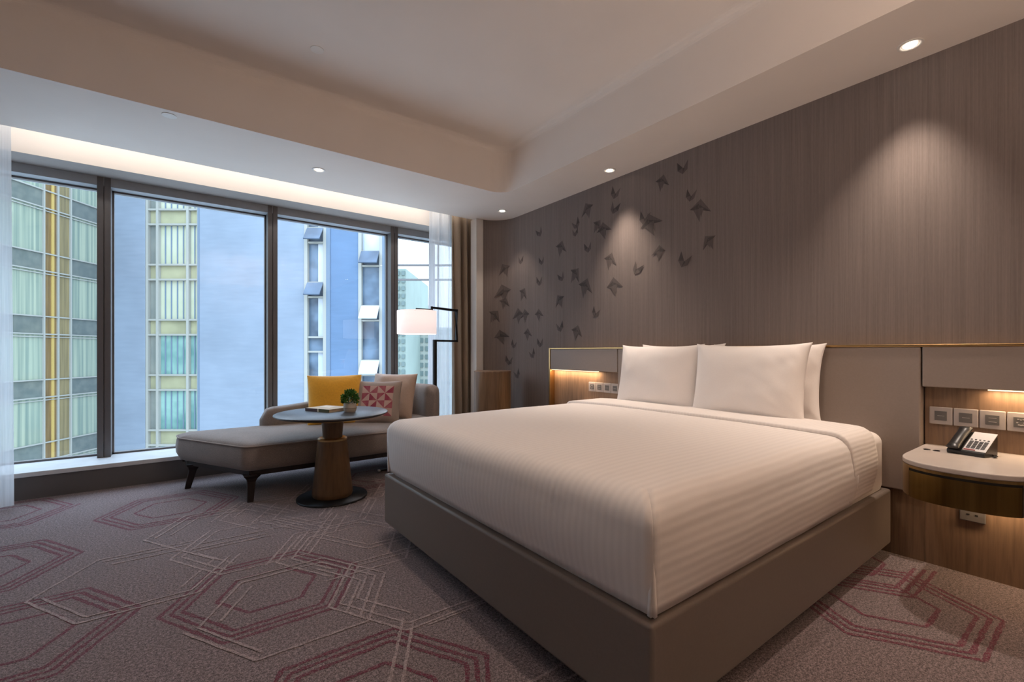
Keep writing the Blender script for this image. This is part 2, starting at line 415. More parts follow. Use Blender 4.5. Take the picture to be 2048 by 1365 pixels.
# ceiling: flat soffit all round a raised tray with a rounded corner
TX, TY = 2.58, 3.60
inner = fillet([(-2.2, -1.6), (TX, -1.6), (TX, TY), (-2.2, TY)], [.05, .05, .16, .05], 12)
outer = [(XL, YB), (XN, YB), (XN, YP), (XL, YP)]
bm = bmesh.new()
def loop_edges(pts, z):
    vs_ = [bm.verts.new((p[0], p[1], z)) for p in pts]
    return vs_, [bm.edges.new((vs_[i], vs_[(i+1) % len(vs_)])) for i in range(len(vs_))]
vi, ei = loop_edges(inner, ZS); vo, eo = loop_edges(outer, ZS)
bmesh.ops.triangle_fill(bm, use_beauty=True, use_dissolve=False, edges=ei+eo)
prev = vi
for k in range(1, 9):                       # fascia, then a small cove into the tray
    t = k/8; 
    if k <= 2: z, ins_ = ZS+(ZT-.06-ZS)*k/2, 0
    else:
        a = (k-2)/6*PI/2; z, ins_ = ZT-.06+.06*math.sin(a), .06*(1-math.cos(a))
    ring = [bm.verts.new((p[0], p[1], z)) for p in offset(inner, ins_)]
    for i in range(len(ring)): bm.faces.new((prev[i], prev[(i+1) % len(ring)], ring[(i+1) % len(ring)], ring[i]))
    prev = ring
bm.faces.new(prev)
# pocket riser and top, bulkhead
def q_(*p): bm.faces.new([bm.verts.new(v_) for v_ in p])
q_((XL, YP, ZS), (XN, YP, ZS), (XN, YP, 2.86), (XL, YP, 2.86)); q_((XL, YP, 2.86), (XN, YP, 2.86), (XN, YK, 2.86), (XL, YK, 2.86)); q_((XL, YK, 2.86), (XN, YK, 2.86), (XN, YK, 2.531), (XL, YK, 2.531))
me = bpy.data.meshes.new('ceiling'); bm.to_mesh(me); bm.free(); me.materials.append(MATS['ceiling_paint'])
o = bpy.data.objects.new('ceiling', me); COL.objects.link(o); struct(o)

# papered headboard wall with its rounded corner, return and motif
plan = [(XW, YB), (XW, YR-FR)]
for i in range(1, 25):
    t = i/24*PI/2; plan.append((XW-FR+FR*math.cos(t), YR-FR+FR*math.sin(t)))
plan.append((2.80, YR))
wbm = MB()
n = len(plan)
wbm.add([(p[0], p[1], 0) for p in plan]+[(p[0], p[1], ZS) for p in plan], [(i, i+1, i+1+n, i+n) for i in range(n-1)], 0)
wbm.add([(2.80, YR, 0), (2.80, YP+.02, 0), (XN, YP+.02, 0), (XN, YG+.05, 0), (2.80, YR, 2.86), (2.80, YP+.02, 2.86), (XN, YP+.02, 2.86), (XN, YG+.05, 2.86)], [(0, 1, 5, 4), (1, 2, 6, 5), (2, 3, 7, 6)], 0)
wplan = [(XW, 0.0)]+plan[1:]
def on_wall(s_, z, off):
    for (x0, y0), (x1, y1) in zip(wplan, wplan[1:]):
        l = math.hypot(x1-x0, y1-y0)
        if s_ <= l or (x1, y1) == wplan[-1]:
            t = s_/l; nx, ny = -(y1-y0)/l, (x1-x0)/l
            return (x0+(x1-x0)*t+nx*off, y0+(y1-y0)*t+ny*off, z)
        s_ -= l
BIRDS = [(2.022, 2.485, .045), (2.201, 2.423, .054), (1.954, 2.254, .04), (1.876, 2.127, .068), (2.683, 2.477, .047), (2.683, 2.344, .047), (3.018, 2.405, .066), (3.163, 2.311, .045), (3.175, 2.232, .036), (2.891, 2.227, .054), (2.81, 2.174, .068), (3.717, 2.346, .045), (3.377, 2.114, .067), (3.012, 2.056, .044), (4.033, 2.102, .041), (3.682, 2.037, .039), (2.737, 1.886, .063), (4.293, 2.021, .068), (3.377, 1.828, .042), (3.179, 1.818, .068), (3.717, 1.828, .045), (3.04, 1.681, .079), (2.687, 1.656, .071), (3.993, 1.716, .065), (4.314, 1.759, .088), (4.293, 1.641, .058), (3.397, 1.585, .064), (4.085, 1.485, .076), (3.963, 1.477, .065), (3.717, 1.471, .057), (4.413, 1.488, .068), (2.912, 1.442, .043), (3.389, 1.331, .047), (3.909, 1.271, .059), (3.156, 1.264, .062), (4.328, 1.253, .074), (3.704, 1.176, .045), (4.162, 1.164, .042), (3.83, 1.059, .045), (4.238, .981, .048), (4.101, .83, .048), (2.371, 2.181, .049), (2.305, 2.118, .082), (2.439, 1.775, .045), (2.233, 1.873, .051), (2.008, 1.776, .049), (1.807, 1.872, .051)]
rb = random.Random(11)
lay = 0
for s_, z, S in BIRDS:
    fold = S < .05
    rot = rb.uniform(-.5, .5); flip = rb.choice((-1, 1)); S *= 1.2
    if fold:      # cup of two folded wings
        tris = [((-.9, .9), (-.75, -.35), (.05, -.05), 1), ((-.75, -.35), (.1, -.95), (.05, -.05), 0), ((.1, -.95), (.8, -.4), (.05, -.05), 1), ((.85, .95), (.8, -.4), (.15, -.1), 0), ((.45, .25), (.8, -.4), (.1, -.95), 0)]
    else:         # spread wings, tail below
        tris = [((-1.0, -.55), (.05, .35), (-.15, 1.0), 0), ((-1.0, -.55), (.25, .1), (.05, .5), 1), ((-.2, .95), (1.0, .35), (.1, .25), 0), ((.0, .6), (1.0, .35), (.3, .0), 1), ((-.1, .1), (.65, .2), (.2, -1.1), 0), ((-.35, .05), (.1, .2), (.0, -.75), 0)]
    for a, b, c, k in tris:
        lay += 1; P = []
        for (x_, y_) in (a, b, c):
            x_ *= flip; xr = x_*math.cos(rot)-y_*math.sin(rot); yr = x_*math.sin(rot)+y_*math.cos(rot)
            P.append(on_wall(s_-xr*S, z+yr*S, .0006+.00001*lay))
        wbm.add(P, [(0, 1, 2)], 1+(1 if k == 0 else 0))
struct(wbm.build('wall_right', ['wallpaper', 'wallpaper_motif_dark', 'wallpaper_motif_mid'], smooth=False))
struct(MB().box((2.775, YR-.012, 0), (2.868, YP+.04, ZS-.001)).build('trim_1', 'white_trim', bevel=.003))
struct(MB().quad((XL, YB, 0), (XL, YG+.05, 0), (XL, YG+.05, ZT), (XL, YB, ZT)).build('wall_left', 'wall_paint'))
struct(MB().quad((XL, YB, 0), (XN, YB, 0), (XN, YB, ZT), (XL, YB, ZT)).build('wall_rear', 'wall_paint'))
# window wall: low wall, sill, header, bays
struct(MB().box((XL, 4.785, -.02), (XN, YG+.1, .165)).build('wall_window', 'low_wall'))
struct(MB().box((XL, 4.775, .165), (XN, YG+.12, .20)).build('trim_2', 'sill_stone', bevel=.004))
hb = MB().box((XL, YK+.002, 2.531), (XN, YG+.1, 2.56)); hb.box((XL, YG-.13, 2.459), (XN, YG+.10, 2.5305), 1)
struct(hb.build('trim_3', ['header_paint', 'frame_head_lit']))
mull = [-1.592, -.424, .741, 1.914, 3.03]
for i, mx_ in enumerate(mull):
    c = mx_*h; mb = MB().box((c-.043, YG-.135, .2), (c-.003, YG+.06, 2.531)); mb.box((c+.003, YG-.135, .2), (c+.043, YG+.06, 2.531)); mb.box((c-.004, YG-.120, .2), (c+.004, YG+.06, 2.5))
    struct(mb.build('trim_%d' % (4+i), 'window_frame'))
edges = [XL]+[v*h for v in mull]
for i in range(5):
    a, b = edges[i]+(.043 if i else 0), edges[i+1]-.043
    wn = MB().box((a, YG-.02, .20), (b, YG+.03, .215)); wn.box((a, YG-.02, 2.445), (b, YG+.03, 2.459)); wn.box((a, YG-.02, .2), (a+.012, YG+.03, 2.459)); wn.box((b-.012, YG-.02, .2), (b, YG+.03, 2.459))
    wo_ = struct(wn.build('window_%d' % (i+1), 'window_frame'))
    MB().quad((a, YG, .2), (b, YG, .2), (b, YG, 2.46), (a, YG, 2.46)).build('pane', 'window_glass', wo_)

# ------------------------------------------------------------------ headboard fixed to the wall
YC0, YC1 = .576*h, 2.40*h                   # upholstered centre panel
YE0, YE1 = -.30*h, 3.215*h                  # ends of the wings
XF = 3.10                                   # face of the oak
XP = 3.045                                  # face of the upholstered panels
ZH, ZL = 1.105, .985                        # top of the panels, underside of the ledge
hd = thing('headboard', 'wide taupe upholstered headboard with oak wings and brass top edge behind the bed', 'headboard', (XF, 1.6, 0))
MB().box((XP, YC0+.003, .36), (XW-.002, YC1-.003, ZH)).build('center_panel', 'leather_panel', hd, bevel=.006)
ZLD = .904
for y0, y1 in ((YE0, YC0-.003), (YC1+.003, YE1-.02)):
    MB().box((XP, y0, ZLD), (XW-.002, y1, ZH)).build('ledge_panel', 'leather_panel', hd, bevel=.004)
    MB().box((XF, y0, .0), (XW-.002, y1, ZLD)).build('oak_wing', 'oak_panel', hd)
MB().box((XF, YC0-.002, 0), (XW-.002, YC1+.002, .362)).build('oak_plinth', 'oak_panel', hd)
tr_ = MB().box((XP-.004, YE0, ZH), (XW-.002, YE1, ZH+.013)); tr_.box((XP-.006, YE1-.019, 0), (XW-.002, YE1, ZH+.013))
tr_.build('edge_trim', 'brass', hd, bevel=.002)
for y0, y1 in ((-.28*h, .36*h), (2.62*h, 3.19*h)):
    MB().box((XP+.012, y0, ZLD-.006), (XP+.03, y1, ZLD)).build('led_strip', 'led_glow', hd)
    L = light('ledge_light', 'AREA', (XP+.022, (y0+y1)/2, ZLD-.008), 2.6, WARM2, rot=(0, 0, PI/2), shape='RECTANGLE', size=(y1-y0), size_y=.012)

# switch plates beside the bed
def plate(kind, y, z, label, cat, group):
    o = thing('light_switch' if kind != 'socket' else 'wall_socket', label, cat, (XF, y, z), group)
    W = .0435
    MB().box((XF-.011, y-W, z-W), (XF-.0005, y+W, z+W)).build('face_plate', 'plate_frame', o, bevel=.004)
    ins_ = MB().box((XF-.0135, y-.023, z-.023), (XF-.010, y+.023, z+.023)).build('rocker' if kind != 'socket' else 'socket_insert', 'plate_insert', o, bevel=.001)
    mk = MB()
    if kind == 'socket':
        for dy, dz in ((0, .011), (-.011, -.002), (.011, -.002), (0, -.013), (-.008, .013), (.008, .013), (-.006, -.012), (.006, -.012)): mk.box((XF-.0145, y+dy-.003, z+dz-.0022), (XF-.0132, y+dy+.003, z+dz+.0022))
        mk.build('contact_slots', 'plate_mark', ins_)
    else:
        for dz in ([0] if kind == 'one' else [-.009, .009] if kind == 'two' else [.0]): mk.box((XF-.0142, y-.014, z+dz-.001), (XF-.0132, y+.012, z+dz+.001))
        mk.build('rocker_mark', 'plate_mark', ins_)
    return o
zP = .703*h
SW = .0833*h
kinds = ('one', 'one', 'two', 'socket')
posR = ('nearest the upholstered panel', 'second from the upholstered panel', 'third from the upholstered panel, beside the socket', '')
for i, k in enumerate(kinds):
    y = .558*h-SW*(i+.5)
    if k == 'socket': plate(k, y, zP, 'square multi-pin socket beside the switches above the phone nightstand', 'socket', None)
    else: plate(k, y, zP, 'square switch plate above the phone nightstand, '+posR[i], 'switch', 'switches above the phone nightstand')
for i, k in enumerate(kinds):
    y = 2.42*h+SW*(i+.5)
    if k == 'socket': plate(k, y, zP, 'small square socket on the window-side headboard wing, farthest from the pillows', 'socket', None)
    else: plate(k, y, zP, 'switch plate on the window-side headboard wing, '+('nearest the pillow', 'second from the pillow', 'third from the pillow, beside the socket')[i], 'switch', 'switches on the window-side wing')
o = thing('wall_socket', 'grey three-pin wall socket on the oak below the phone nightstand', 'socket', (XF, .412*h, .285*h))
yS, zS = .412*h, .283*h
MB().box((XF-.012, yS-.0455, zS-.0455), (XF-.0005, yS+.0455, zS+.0455)).build('face_plate', 'socket_grey', o, bevel=.004)
mk = MB(); mk.box((XF-.013, yS-.004, zS+.009), (XF-.0115, yS+.004, zS+.022)); mk.box((XF-.013, yS-.020, zS-.014), (XF-.0115, yS-.009, zS-.008)); mk.box((XF-.013, yS+.009, zS-.014), (XF-.0115, yS+.020, zS-.008))
mk.build('pin_slots', 'shadow_gap', o)

# ------------------------------------------------------------------ nightstands floating on the oak
NY = .370*h; XA = 2.325*h; NH = .201*h
def u_outline(off=0.0, xback=XF-.001, n=28, t0=0.0, t1=1.0):
    """arc of the rounded front from the +Y shoulder to the -Y shoulder"""
    xs = 2.545*h; pts = []
    for i in range(n+1):
        a = PI*(t0+(t1-t0)*i/n); c, s_ = math.cos(a), math.sin(a)
        pts.append((xs-((xs-XA)+off)*abs(s_)**.80, NY+(NH+off)*math.copysign(abs(c)**.80, c)))
    return pts
def full_outline(off=0.0): return [(XF-.001, NY+NH+off)]+u_outline(off)+[(XF-.001, NY-NH-off)]
ZN0, ZN1 = .421*h, .565*h
ns = thing('nightstand', 'floating half-round bronze nightstand holding the black telephone', 'nightstand', (XF, NY, ZN0), 'floating nightstands')
MB().prism(full_outline(.0), ZN1-.022, ZN1).build('stone_top', 'stone_top', ns, bevel=.004)
MB().prism(full_outline(-.001), ZN0, ZN1-.0225).build('shell', 'bronze', ns, smooth=True)
def strip(pts_in, pts_out, z0, z1):
    mb = MB(); n = len(pts_in)
    mb.loops([[(a[0], a[1], z0), (b[0], b[1], z0), (b[0], b[1], z1), (a[0], a[1], z1)] for a, b in zip(pts_in, pts_out)]); return mb
strip(u_outline(-.003, t0=.245, t1=.755), u_outline(.0008, t0=.245, t1=.755), ZN0-.0005, ZN1-.034).build('drawer_gap', 'shadow_gap', ns, smooth=True)
dr = strip(u_outline(-.003, t0=.256, t1=.744), u_outline(.0035, t0=.256, t1=.744), ZN0-.001, ZN1-.043).build('drawer', 'bronze_dark', ns, smooth=True)
gr = MB()
for dy in (-.017, .017): gr.lathe((2.905, .515*h+dy, ZN1), [(.013, 0), (.013, .0025), (.009, .0025), (.009, .0008)], 20)
gr.build('cable_grommet', 'black_plastic', ns, smooth=True)
ns2 = copy_tree(ns); ns2.location.y += 2.236*h; ns2['label'] = 'floating half-round nightstand mostly hidden behind the bed on the window side'
light('nightstand_underlight', 'AREA', (XF-.05, NY-.08, ZN0-.012), 1.6, WARM2, rot=(0, 0, PI/2), shape='RECTANGLE', size=.3, size_y=.03)

# telephone
ph = thing('telephone', 'black desk telephone with grey keypad standing on the nightstand', 'telephone', (2.722*h, .392*h, ZN1), rot=(0, 0, math.radians(-103.6))); ph.scale = (.80, .80, .80)
def wedge(mb, x0, x1, y0, y1, zf0, zf1, zb0, zb1, mi=0):
    mb.add([(x0, y0, zf0), (x1, y0, zf0), (x1, y1, zb0), (x0, y1, zb0), (x0, y0, zf1), (x1, y0, zf1), (x1, y1, zb1), (x0, y1, zb1)], [(3, 2, 1, 0), (4, 5, 6, 7), (0, 1, 5, 4), (1, 2, 6, 5), (2, 3, 7, 6), (3, 0, 4, 7)], mi); return mb
wedge(MB(), -.088, .080, -.070, .075, 0, .022, 0, .120).build('phone_body', 'black_plastic', ph, bevel=.006, local=True)
sl = math.atan2(.098, .145)
def on_face(x_, t, up): # point on the sloping face
    y_ = -.070+.145*t; z_ = .022+.098*t
    return Vector((x_, y_-up*math.sin(sl), z_+up*math.cos(sl)))
def face_box(mb, x0, x1, t0, t1, u0, u1):
    V = [on_face(x_, t, u) for u in (u0, u1) for (x_, t) in ((x0, t0), (x1, t0), (x1, t1), (x0, t1))]
    mb.add(V, [(3, 2, 1, 0), (4, 5, 6, 7), (0, 1, 5, 4), (1, 2, 6, 5), (2, 3, 7, 6), (3, 0, 4, 7)]); return mb
fp = face_box(MB(), -.018, .080, .06, .99, .0, .003).build('keypad_panel', 'phone_panel', ph, local=True)
kb = MB()
for r_ in range(4):
    for c_ in range(4): face_box(kb, -.010+.021*c_, .006+.021*c_, .17+.095*r_, .245+.095*r_, .003, .0055)
for c_ in range(5): face_box(kb, -.012+.018*c_, -.004+.018*c_, .585, .625, .003, .005)
kb.build('keys', 'key_plastic', fp, local=True)
face_box(MB(), -.015, .035, .075, .125, .003, .0045).build('message_lamp', 'red_plastic', fp, local=True)
hs = MB()
rings = []
for k in range(17):
    t = -.02+1.04*k/16; up = .012+.020*(1-(2*(k/16)-1)**2)*.35+.010*((2*(k/16)-1)**4)
    wd = .0305*(1-.12*(1-(2*(k/16)-1)**2)); c = on_face(-.054, t, up); nn = Vector((0, -math.sin(sl), math.cos(sl)))
    th = .016 if k not in (0, 16) else .009
    rings.append([c+Vector((wd*math.cos(a)*(1 if abs(math.cos(a)) > .5 else 1), 0, 0))+nn*th*math.sin(a) for a in [2*PI*j/14 for j in range(14)]])
hs.loops(rings).build('handset', 'black_plastic', ph, smooth=True, local=True)
cp = [(.082+.02*math.sin(t*.5)+.006*math.cos(t*9), .03-.10*t/6+.006*math.sin(t*9), .008) for t in [i*.12 for i in range(30)]]
MB().tube(cp, .0035, 6).build('coiled_cord', 'black_plastic', ph, smooth=True, local=True)

# ------------------------------------------------------------------ bed
BX0, BX1, BY0, BY1 = .937*h, 2.825*h, .69*h, 2.444*h
ZB0, ZB1 = .062*h, .328*h
bed = thing('bed', 'king-size bed on a floating taupe leather box base', 'bed', ((BX0+BX1)/2, (BY0+BY1)/2, 0))
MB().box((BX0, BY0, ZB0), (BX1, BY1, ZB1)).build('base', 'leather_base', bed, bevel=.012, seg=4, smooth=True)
MB().box((BX0+.25, BY0+.25, 0), (BX1-.02, BY1-.25, ZB0)).build('plinth', 'black_metal', bed)
ZM = .605*h
def rrect(x0, y0, x1, y1, r, n=10): return fillet([(x0, y0), (x1, y0), (x1, y1), (x0, y1)], r, n)
mo = rrect(BX0+.03, BY0+.025, BX1-.002, BY1-.025, .06)
rings = []
for k in range(11):
    t = k/10
    if k < 3: ins_, z = .008*(1-k/2), ZB1-.002+.03*k/2
    else:
        a = (k-3)/7*PI/2; ins_, z = .055*(1-math.cos(a)), ZM-.055+.055*math.sin(a)
    rings.append([(p[0], p[1], z) for p in offset(mo, ins_)])
mt = MB(); mt.loops(rings)
mt.build('mattress', 'sheet_linen', bed, smooth=True, uv=[(0, 0)]*len(mt.v))

# duvet: one draped sheet with a top, a foot flap and two side flaps
RD = .085
def drape(x0, x1, y0, y1, ztop, zbot, foot, res=.028, bulge=.018, wr=.004, seed=0, crown=.02, hem=.012):
    """returns MB and uv; x0 is the foot side (flap if foot), y0/y1 have flaps"""
    mb = MB(); uv = []
    xi = x0+(RD if foot else 0); yi0, yi1 = y0+RD, y1-RD
    LV = ztop-zbot-RD
    arc = RD*PI/2; total = arc+LV
    def fl(d, bl=1.0):
        if d <= arc:
            a = d/RD; return RD*math.sin(a), RD*(1-math.cos(a)), 0
        t = (d-arc)/LV; return RD+bulge*bl*math.sin(PI*min(1, t*1.05))-hem*t, RD+LV*t, t
    nx = max(2, int((x1-xi)/res)); ny = max(2, int((yi1-yi0)/res)); nd = int(total/res)+1
    def wig(p, amp):
        v_ = Vector(p); return Vector((noise.noise(v_*3.1+Vector((seed, 0, 0))), noise.noise(v_*3.1+Vector((0, seed+9, 0))), noise.noise(v_*2.3+Vector((0, 0, seed+5)))))*amp
    cx, cy = (x0+x1)/2, (y0+y1)/2
    def top(x_, y_):
        z = ztop+crown*(1-((y_-cy)/((y1-y0)/2))**4)*(1-(max(0, (cx-x_))/((x1-x0)/2))**4 if foot else 1)
        p = Vector((x_, y_, z)); w_ = wig(p, wr); p.z += w_.z; return p
    ids = {}
    def put(key, p, u):
        if key not in ids: ids[key] = len(mb.v); mb.v.append(tuple(p)); uv.append(u)
        return ids[key]
    def P(i, j):       # grid indices; i<0 foot flap, j<0 or j>ny side flaps
        xx = xi+(x1-xi)*max(0, i)/nx; yy = yi0+(yi1-yi0)*min(max(j, 0), ny)/ny
        if i >= 0 and 0 <= j <= ny: return top(xx, yy), (xx, yy)
        if i < 0:
            d = total*(-i)/nd; e0 = abs(2*(yy-cy)/(yi1-yi0)); o_, dr_, t = fl(d, 1-e0**8)
            s_ = math.sin(min(1, d/arc)*PI/2); k = 1+(RD/((yi1-yi0)/2)-.003/((yi1-yi0)/2))*s_
            y2 = cy+(yy-cy)*k
            
            p0 = top(xx, yy); p = Vector((xi-o_, y2, p0.z*(1-t)+ (ztop)*t-dr_ if t else p0.z-dr_)); w_ = wig(p, wr); p.x += w_.x*(1-.0*t); return p, (xx-d, y2)
        sd = -1 if j < 0 else 1
        d = total*((-j) if j < 0 else (j-ny))/nd; o_, dr_, t = fl(d, 1-max(0, 1-(xx-xi)/.6)**4 if foot else 1)
        s_ = math.sin(min(1, d/arc)*PI/2); x2 = xx
        if foot: x2 = x1+(xx-x1)*(1+(RD-.003)/(x1-xi)*s_)
        
        yb = yi0 if j < 0 else yi1
        p0 = top(xx, yb); p = Vector((x2, yb+sd*o_, p0.z*(1-t)+ztop*t-dr_ if t else p0.z-dr_)); w_ = wig(p, wr); p.y += w_.y; return p, (x2, yb+sd*d)
    for i in range(-nd if foot else 0, nx):
        for j in range(-nd, ny+nd):
            if i < 0 and (j < 0 or j >= ny): continue
            q = []
            for a, b in ((i, j), (i+1, j), (i+1, j+1), (i, j+1)):
                if i < 0: key = ('f' if a < 0 else 't', a, b)
                elif j < 0: key = ('l' if b < 0 else 't', a, b)
                elif j >= ny: key = ('r' if b > ny else 't', a, b)
                else: key = ('t', a, b)
                p, u = P(a, b); q.append(put(key, p, u))
            mb.f.append(tuple(q)); mb.mi.append(0)
    return mb, uv
XD = 2.30*h
mb, uv = drape(BX0+.012, XD+.05, BY0+.004, BY1-.004, .628*h, ZB1+.012, True, seed=2)
dv = mb.build('duvet', 'duvet_linen', None, ((BX0+XD)/2, (BY0+BY1)/2, ZM), smooth=True, uv=uv)
q = dv.modifiers.new('thick', 'SOLIDIFY'); q.thickness = .012; q.offset = -1
tag(dv, 'white ribbed duvet tucked over the mattress, turned down before the pillows', 'duvet')
RD = .075
mb, uv = drape(XD-.01, 2.605*h, BY0+.001, BY1-.001, .646*h, ZB1+.03, False, seed=5, crown=.018, bulge=.016, hem=.01)
ft = mb.build('turned_down_fold', 'fold_linen', dv, smooth=True, uv=uv)
q = ft.modifiers.new('thick', 'SOLIDIFY'); q.thickness = .022; q.offset = -1
q = ft.modifiers.new('round', 'BEVEL'); q.width = .008; q.segments = 3; q.limit_method = 'ANGLE'; q.angle_limit = math.radians(50)
RD = .085

# pillows and cushions
def pillow_mesh(W, Hh, T, n=30, pinch=.05, wr=.006, seed=0, puff=.5, ears=.0):
    mb = MB(); uv = []
    for side in (1, -1):
        base = len(mb.v)
        for j in range(n+1):
            for i in range(n+1):
                u = math.sin((2*i/n-1)*PI/2); v_ = math.sin((2*j/n-1)*PI/2)
                ex = (1-pinch*(1-v_*v_))*(1+ears*abs(u*v_)**6); ey = (1-pinch*(1-u*u))*(1+ears*abs(u*v_)**6)
                x_ = W/2*u*ex; y_ = Hh/2*v_*ey
                t = max(0, (1-abs(u)**3.2)*(1-abs(v_)**3.2))**puff
                p = Vector((x_*4+seed*3.1, y_*4, side*2+seed))
                w_ = noise.noise(p*1.3)*wr*2+noise.noise(p*3.5)*wr
                rad = abs(u*v_)
                w_ += math.sin((u*3+v_*2.2)*9+seed)*wr*.55*rad
                edge = 1-(max(abs(u), abs(v_)))**12
                mb.v.append((x_, y_, side*(T/2*t)+w_*edge)); uv.append((.5+u/2, .5+v_/2))
        for j in range(n):
            for i in range(n):
                a = base+j*(n+1)+i; f = (a, a+1, a+n+2, a+n+1)
                mb.f.append(f if side == 1 else f[::-1]); mb.mi.append(0)
    return mb, uv
def put_pillow(name, mat, c, W, Hh, T, yaw, tilt, label, cat, group=None, roll=0, **kw):
    """yaw: direction the face looks at (radians from +X); tilt: leaning back"""
    mb, uv = pillow_mesh(W, Hh, T, **kw)
    o = mb.build(name, mat, None, None, None, smooth=True, local=True, uv=uv)
    bm = bmesh.new(); bm.from_mesh(o.data); bmesh.ops.remove_doubles(bm, verts=bm.verts, dist=.0012); bm.to_mesh(o.data); bm.free()
    # local x=width, y=up, z=face normal
    nrm = Vector((math.cos(yaw)*math.cos(tilt), math.sin(yaw)*math.cos(tilt), math.sin(tilt)))
    xa = Vector((-math.sin(yaw), math.cos(yaw), 0)); ya = nrm.cross(xa)
    M = Matrix((xa, ya, nrm)).transposed().to_4x4()
    o.matrix_world = Matrix.Translation(c) @ M @ Matrix.Rotation(roll, 4, 'Z')
    q = o.modifiers.new('sub', 'SUBSURF'); q.levels = 1; q.render_levels = 1
    return tag(o, label, cat, group)
G = 'white bed pillows'
put_pillow('pillow', 'pillow_cotton', (2.752*h, 1.815*h, .835*h), .66, .46, .12, PI, math.radians(8), 'white pillow standing behind the window-side front pillow, only its top edge showing', 'pillow', G, seed=3, ears=.04)
put_pillow('pillow', 'pillow_cotton', (2.752*h, 1.262*h, .83*h), .655, .455, .12, PI, math.radians(8), 'white pillow half hidden behind the front pillow nearest the telephone', 'pillow', G, seed=4, ears=.04)
put_pillow('pillow', 'pillow_cotton', (2.635*h, 1.90*h, .830*h), .68, .465, .20, PI, math.radians(10), 'white front pillow on the window side of the bed', 'pillow', G, seed=1, ears=.04)
put_pillow('pillow', 'pillow_cotton', (2.605*h, 1.288*h, .825*h), .675, .475, .20, PI, math.radians(10), 'white front pillow on the telephone side of the bed', 'pillow', G, seed=2, ears=.04)

# ------------------------------------------------------------------ daybed by the window
sf = thing('daybed', 'grey beige tweed daybed with one angled end and dark wooden legs by the window', 'daybed', (1.1*h, 3.85*h, 0))
so = [(.385*h, 3.435*h), (2.0*h, 3.435*h), (2.0*h, 4.30*h), (.02*h, 4.30*h), (.035*h, 4.10*h)]
so_r = fillet(so, [.10, .10, .08, .08, .10], 8)
zs0, zs1 = .207*h, .372*h
rings = []
for z, d in ((zs0, .035), (zs0+.012, .012), (zs0+.05, -.006), (zs0+.10, -.010), (zs1-.03, -.004), (zs1, .004)): rings.append([(p[0], p[1], z) for p in offset(so_r, d)])
cxy = (sum(p[0] for p in so_r)/len(so_r), 3.86*h)
def top_ring(d, z): return [(p[0], p[1], z) for p in offset(so_r, d)]
def med(p): return (min(max(p[0], .36*h), 1.7*h), 3.87*h)
for k, dz in ((.05, .012), (.12, .022), (.25, .031), (.45, .037), (.7, .040), (.97, .041)):
    rings.append([(p[0]+(med(p)[0]-p[0])*k, p[1]+(med(p)[1]-p[1])*k, zs1+dz) for p in so_r])
mbs = MB(); mbs.loops(rings)
for k in (.75, .4, .1):
    pass
mbs.build('seat', 'sofa_tweed', sf, smooth=True)
pp = [Vector((p[0], p[1], zs1)) for p in offset(so_r, -.001)]
MB().tube(pp+[pp[0]], .0055, 8).build('piping', 'sofa_piping', sf, smooth=True)
# backrest: along the window, then round the far corner and a little way back
bk_line = fillet([(.565*h, 4.185*h), (1.925*h, 4.185*h), (1.925*h, 3.765*h)], [0, .24, 0], 14, closed=False)
st = [Vector(bk_line[0])]
for a, b in zip(bk_line, bk_line[1:]):
    A, B = Vector(a), Vector(b); L = (B-A).length; k = max(1, int(L/.05))
    for i in range(1, k+1): st.append(A+(B-A)*i/k)
lens = [0]
for a, b in zip(st, st[1:]): lens.append(lens[-1]+(b-a).length)
TL = lens[-1]; rings = []
for i, p in enumerate(st):
    d = (st[min(i+1, len(st)-1)]-st[max(i-1, 0)]).normalized(); nn = Vector((-d.y, d.x)); s_ = lens[i]
    t = min(1, s_/(1.35*h)); zt = (.545+.150*(t*t*(3-2*t)))*h
    endL = min(1, s_/.10); endR = min(1, (TL-s_)/.10)
    zt -= .10*(1-math.sqrt(max(0, 1-(1-endL)**2)))+.085*(1-math.sqrt(max(0, 1-(1-endR)**2)))
    th = .075*(math.sqrt(max(.05, 1-(1-min(1, s_/.06))**2)))*(math.sqrt(max(.05, 1-(1-min(1, (TL-s_)/.06))**2)))
    zb = zs1-.03; ring = []
    for j in range(24):
        a = 2*PI*j/24; ca, sa = math.cos(a), math.sin(a)
        off = th*math.copysign(abs(ca)**.55, ca); z = (zt+zb)/2+(zt-zb)/2*math.copysign(abs(sa)**.42, sa)
        ring.append((p.x+nn.x*off, p.y+nn.y*off, z))
    rings.append(ring)
MB().loops(rings).build('backrest', 'sofa_tweed', sf, smooth=True)
# frame rail and legs
ro = offset(fillet(so, [.04, .04, .04, .04, .04], 5), .055)
rl = MB(); rl.loops([[(p[0], p[1], .170*h) for p in ro], [(p[0], p[1], zs0+.004) for p in ro]]); rl.build('frame_rail', 'dark_wood', sf, bevel=.003)
def leg(cx, cy, dx, dy):
    rings = []
    for k in range(9):
        t = k/8; r_ = .020+.008*t+.028*max(0, (t-.7)/.3)**2
        rings.append([(cx+dx*(1-t)*.045+r_*a, cy+dy*(1-t)*.045+r_*b, .178*h*t) for a, b in ((-1, -1), (1, -1), (1, 1), (-1, 1))])
    MB().loops(rings).build('leg', 'dark_wood', sf, bevel=.004)
for cx, cy, dx, dy in ((.425*h, 3.50*h, -.25, -.35), (.13*h, 4.10*h, -1, .0), (1.90*h, 3.51*h, .5, -.6), (1.90*h, 4.2*h, .5, .5)): leg(cx, cy, dx, dy)

